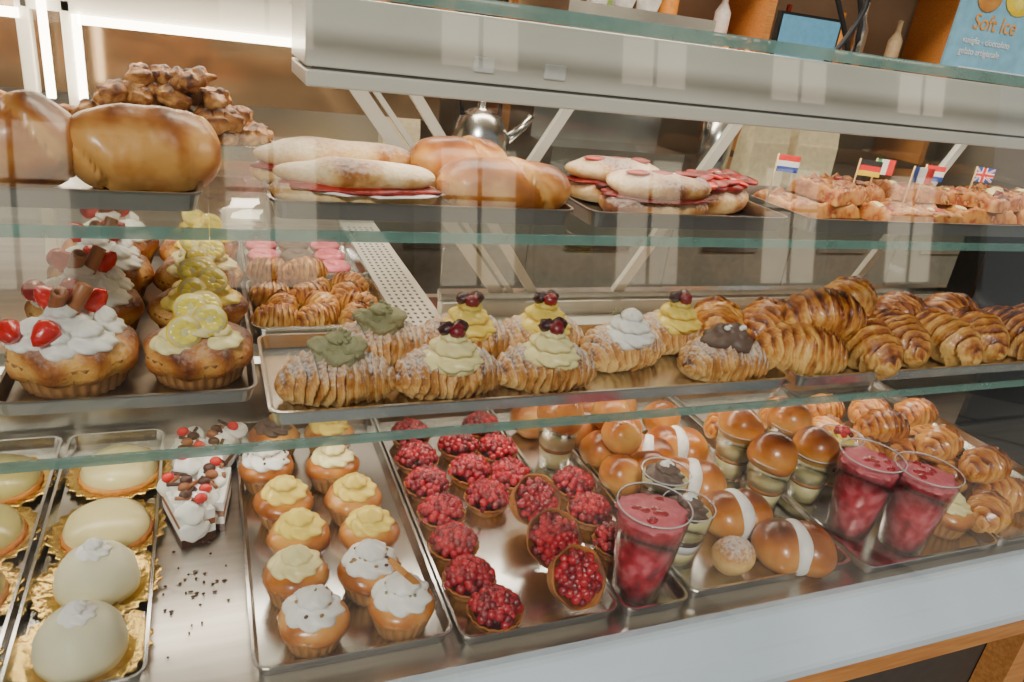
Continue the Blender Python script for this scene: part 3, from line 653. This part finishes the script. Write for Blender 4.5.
def bag(b):
    P=[(-.07,-.04),(.07,-.04),(.07,.04),(-.07,.04)]
    vs=[(x,y,0) for x,y in P]+[(x*1.02,y*.8,.12) for x,y in P]+[(x*.98,y*.35,.22) for x,y in P]
    fs=[(3,2,1,0)]+[(i+4*k,(i+1)%4+4*k,(i+1)%4+4*k+4,i+4*k+4) for k in (0,1) for i in range(4)]+[(8,9,10,11)]
    b.add(vs,fs,'beige',None,False)
    for s in (-1,1): b.tube([(-.03,s*.012,.215),(-.028,s*.012,.26),(.028,s*.012,.26),(.03,s*.012,.215)],.003,'kraft',6)
put('paper_bag',bag,(),(1.52,1.82,1.05),.1); put('paper_bag',bag,(),(1.70,1.82,1.05),-.1); put('paper_bag',bag,(),(.44,1.86,1.05),.2,.7)
def monitor(b):
    b.box((0,0,0),(.24,.02,.17),'rubber'); b.box((.008,-.002,.008),(.232,0,.162),'screen'); b.box((.1,.005,-.30),(.14,.02,0),'rubber'); b.box((.05,-.05,-.31),(.19,.08,-.30),'rubber')
put('computer_monitor',monitor,(),(1.62,2.0,1.361),0)
def bottle(b,m): b.lathe([(.03,0),(.036,.005),(.036,.15),(.014,.19),(.013,.24),(.015,.245),(.001,.25)],m,n=20)
def shelfunit(b):
    for z in (1.38,1.72,2.06): b.box((.0,2.42,z),(2.9,2.68,z+.025),'wood')
    for x in (0,.95,1.9,2.87): b.box((x,2.42,1.05),(x+.03,2.68,2.3),'wood')
    for z in (1.372,1.712): b.box((.05,2.43,z),(2.85,2.445,z+.006),'led_soft')  # glowing strips added to brighten the shop background
su=link(D.objects.new('wall_shelf_unit',None)); part('shelves',shelfunit,su)
r=random.Random(3)
def bottles(b):
    for z in (1.405,1.745):
        x=.08
        while x<2.8:
            if r.random()<.75: b.at((x,2.54,z),(0,0,0),r.uniform(.7,1)); bottle(b,r.choice(['navy','kraft','lettuce','f_white','orange','salami','beige','steel']))
            x+=r.uniform(.085,.15)
    b.at()
b=MB(); bottles(b); obj('shelf_bottles',b.mesh('shelf_bottles'))
def straws(b):
    b.lathe([(.03,0),(.035,.12),(.033,.12),(.028,.005)],'steel',n=20)
    for q in range(7): b.tube([(.01*cos(q),.01*sin(q),.01),(.025*cos(q),.025*sin(q),.26)],.005,'orange' if q%2 else 'salami',6)
put('straw_holder',straws,(),(1.37,1.84,1.05),0,1.4)

# ------------------------------------------------------------ room shell and street
def shell(name,a,bb,m): b=MB(); b.box(a,bb,m); return obj(name,b.mesh(name))
shell('floor',(-1.7,.3,-.05),(3.3,2.8,0),'floor_tile'); shell('wall_back',(-1.7,2.7,0),(3.3,2.8,2.8),'wall_paint')
shell('wall_left',(-1.8,.3,0),(-1.7,2.8,2.8),'wall_paint'); shell('wall_right',(3.3,.3,0),(3.4,2.8,2.8),'wall_paint'); shell('ceiling',(-1.8,.3,2.8),(3.4,2.8,2.9),'ceiling_paint')
def pav(b):
    b.box((-12,-9,-.06),(14,.3,-.012),'pavement_dark')
    for i in range(13):
        for j in range(9):
            x=-6+i*.9+(.4 if j%2 else 0); y=-8+j*.92; b.box((x,y,-.012),(x+.82,y+.84,-.004),'pavement' if (i*7+j*5)%4 else 'pavement_dark')
b=MB(); pav(b); obj('street_pavement',b.mesh('street_pavement'))
def facade(b):
    b.box((-12,-9.5,-.05),(14,-9,6.5),'facade')
    for i in range(9):
        for k in range(2):
            x=-11+i*2.8; z=.6+k*3.0
            b.box((x,-9.02,z),(x+1.1,-8.98,z+1.9),'facade_window_glow'); b.box((x-.12,-9.05,z-.12),(x+1.22,-8.97,z),'white_paint')
            b.box((x+.52,-9.0,z),(x+.58,-8.96,z+1.9),'dark_panel'); b.box((x,-9.0,z+1.2),(x+1.1,-8.96,z+1.26),'dark_panel')
        b.box((-11+i*2.8+1.4,-9.0,0),(-11+i*2.8+2.4,-8.97,2.4),'dark_panel')
bb=MB(); facade(bb); obj('street_building',bb.mesh('street_building'))

# ------------------------------------------------------------ lights
def area(name,loc,rot,sx,sy,e,col):
    l=D.lights.new(name,'AREA'); l.shape='RECTANGLE'; l.size=sx; l.size_y=sy; l.energy=e; l.color=col
    o=link(D.objects.new(name,l)); o.location=loc; o.rotation_euler=rot; return o
area('canopy_lamp',(.95,.666,1.332),(.1,0,0),1.7,.03,1.7,(1,.88,.70))
area('lower_deck_fill',(.22,.806,1.011),(-.25,0,0),2.0,.01,2.6,(1,.88,.72))  # added fill under the rear ledge, lifts the dim lower deck
area('wing_lamp',(-.1,1.0,1.385),(0,0,0),.6,.03,2.2,(1,.84,.60))
area('shop_ceiling_lamp',(1.0,1.9,2.75),(0,0,0),2,.6,80,(1,.84,.64))
s=D.lights.new('sun','SUN'); s.energy=2.7; s.angle=.18; s.color=(1,.94,.84); so=link(D.objects.new('sun',s)); so.rotation_euler=(math.radians(50),0,math.radians(-28))
w=D.worlds.new('world'); C.scene.world=w; w.use_nodes=True; N=w.node_tree.nodes; L=w.node_tree.links
sky=N.new('ShaderNodeTexSky'); sky.sky_type='HOSEK_WILKIE'; sky.turbidity=4; sky.sun_direction=(.3,-.5,.8)
hs=N.new('ShaderNodeHueSaturation'); hs.inputs['Saturation'].default_value=.6; L.new(sky.outputs[0],hs.inputs['Color'])
L.new(hs.outputs[0],N['Background'].inputs[0]); N['Background'].inputs[1].default_value=1.2
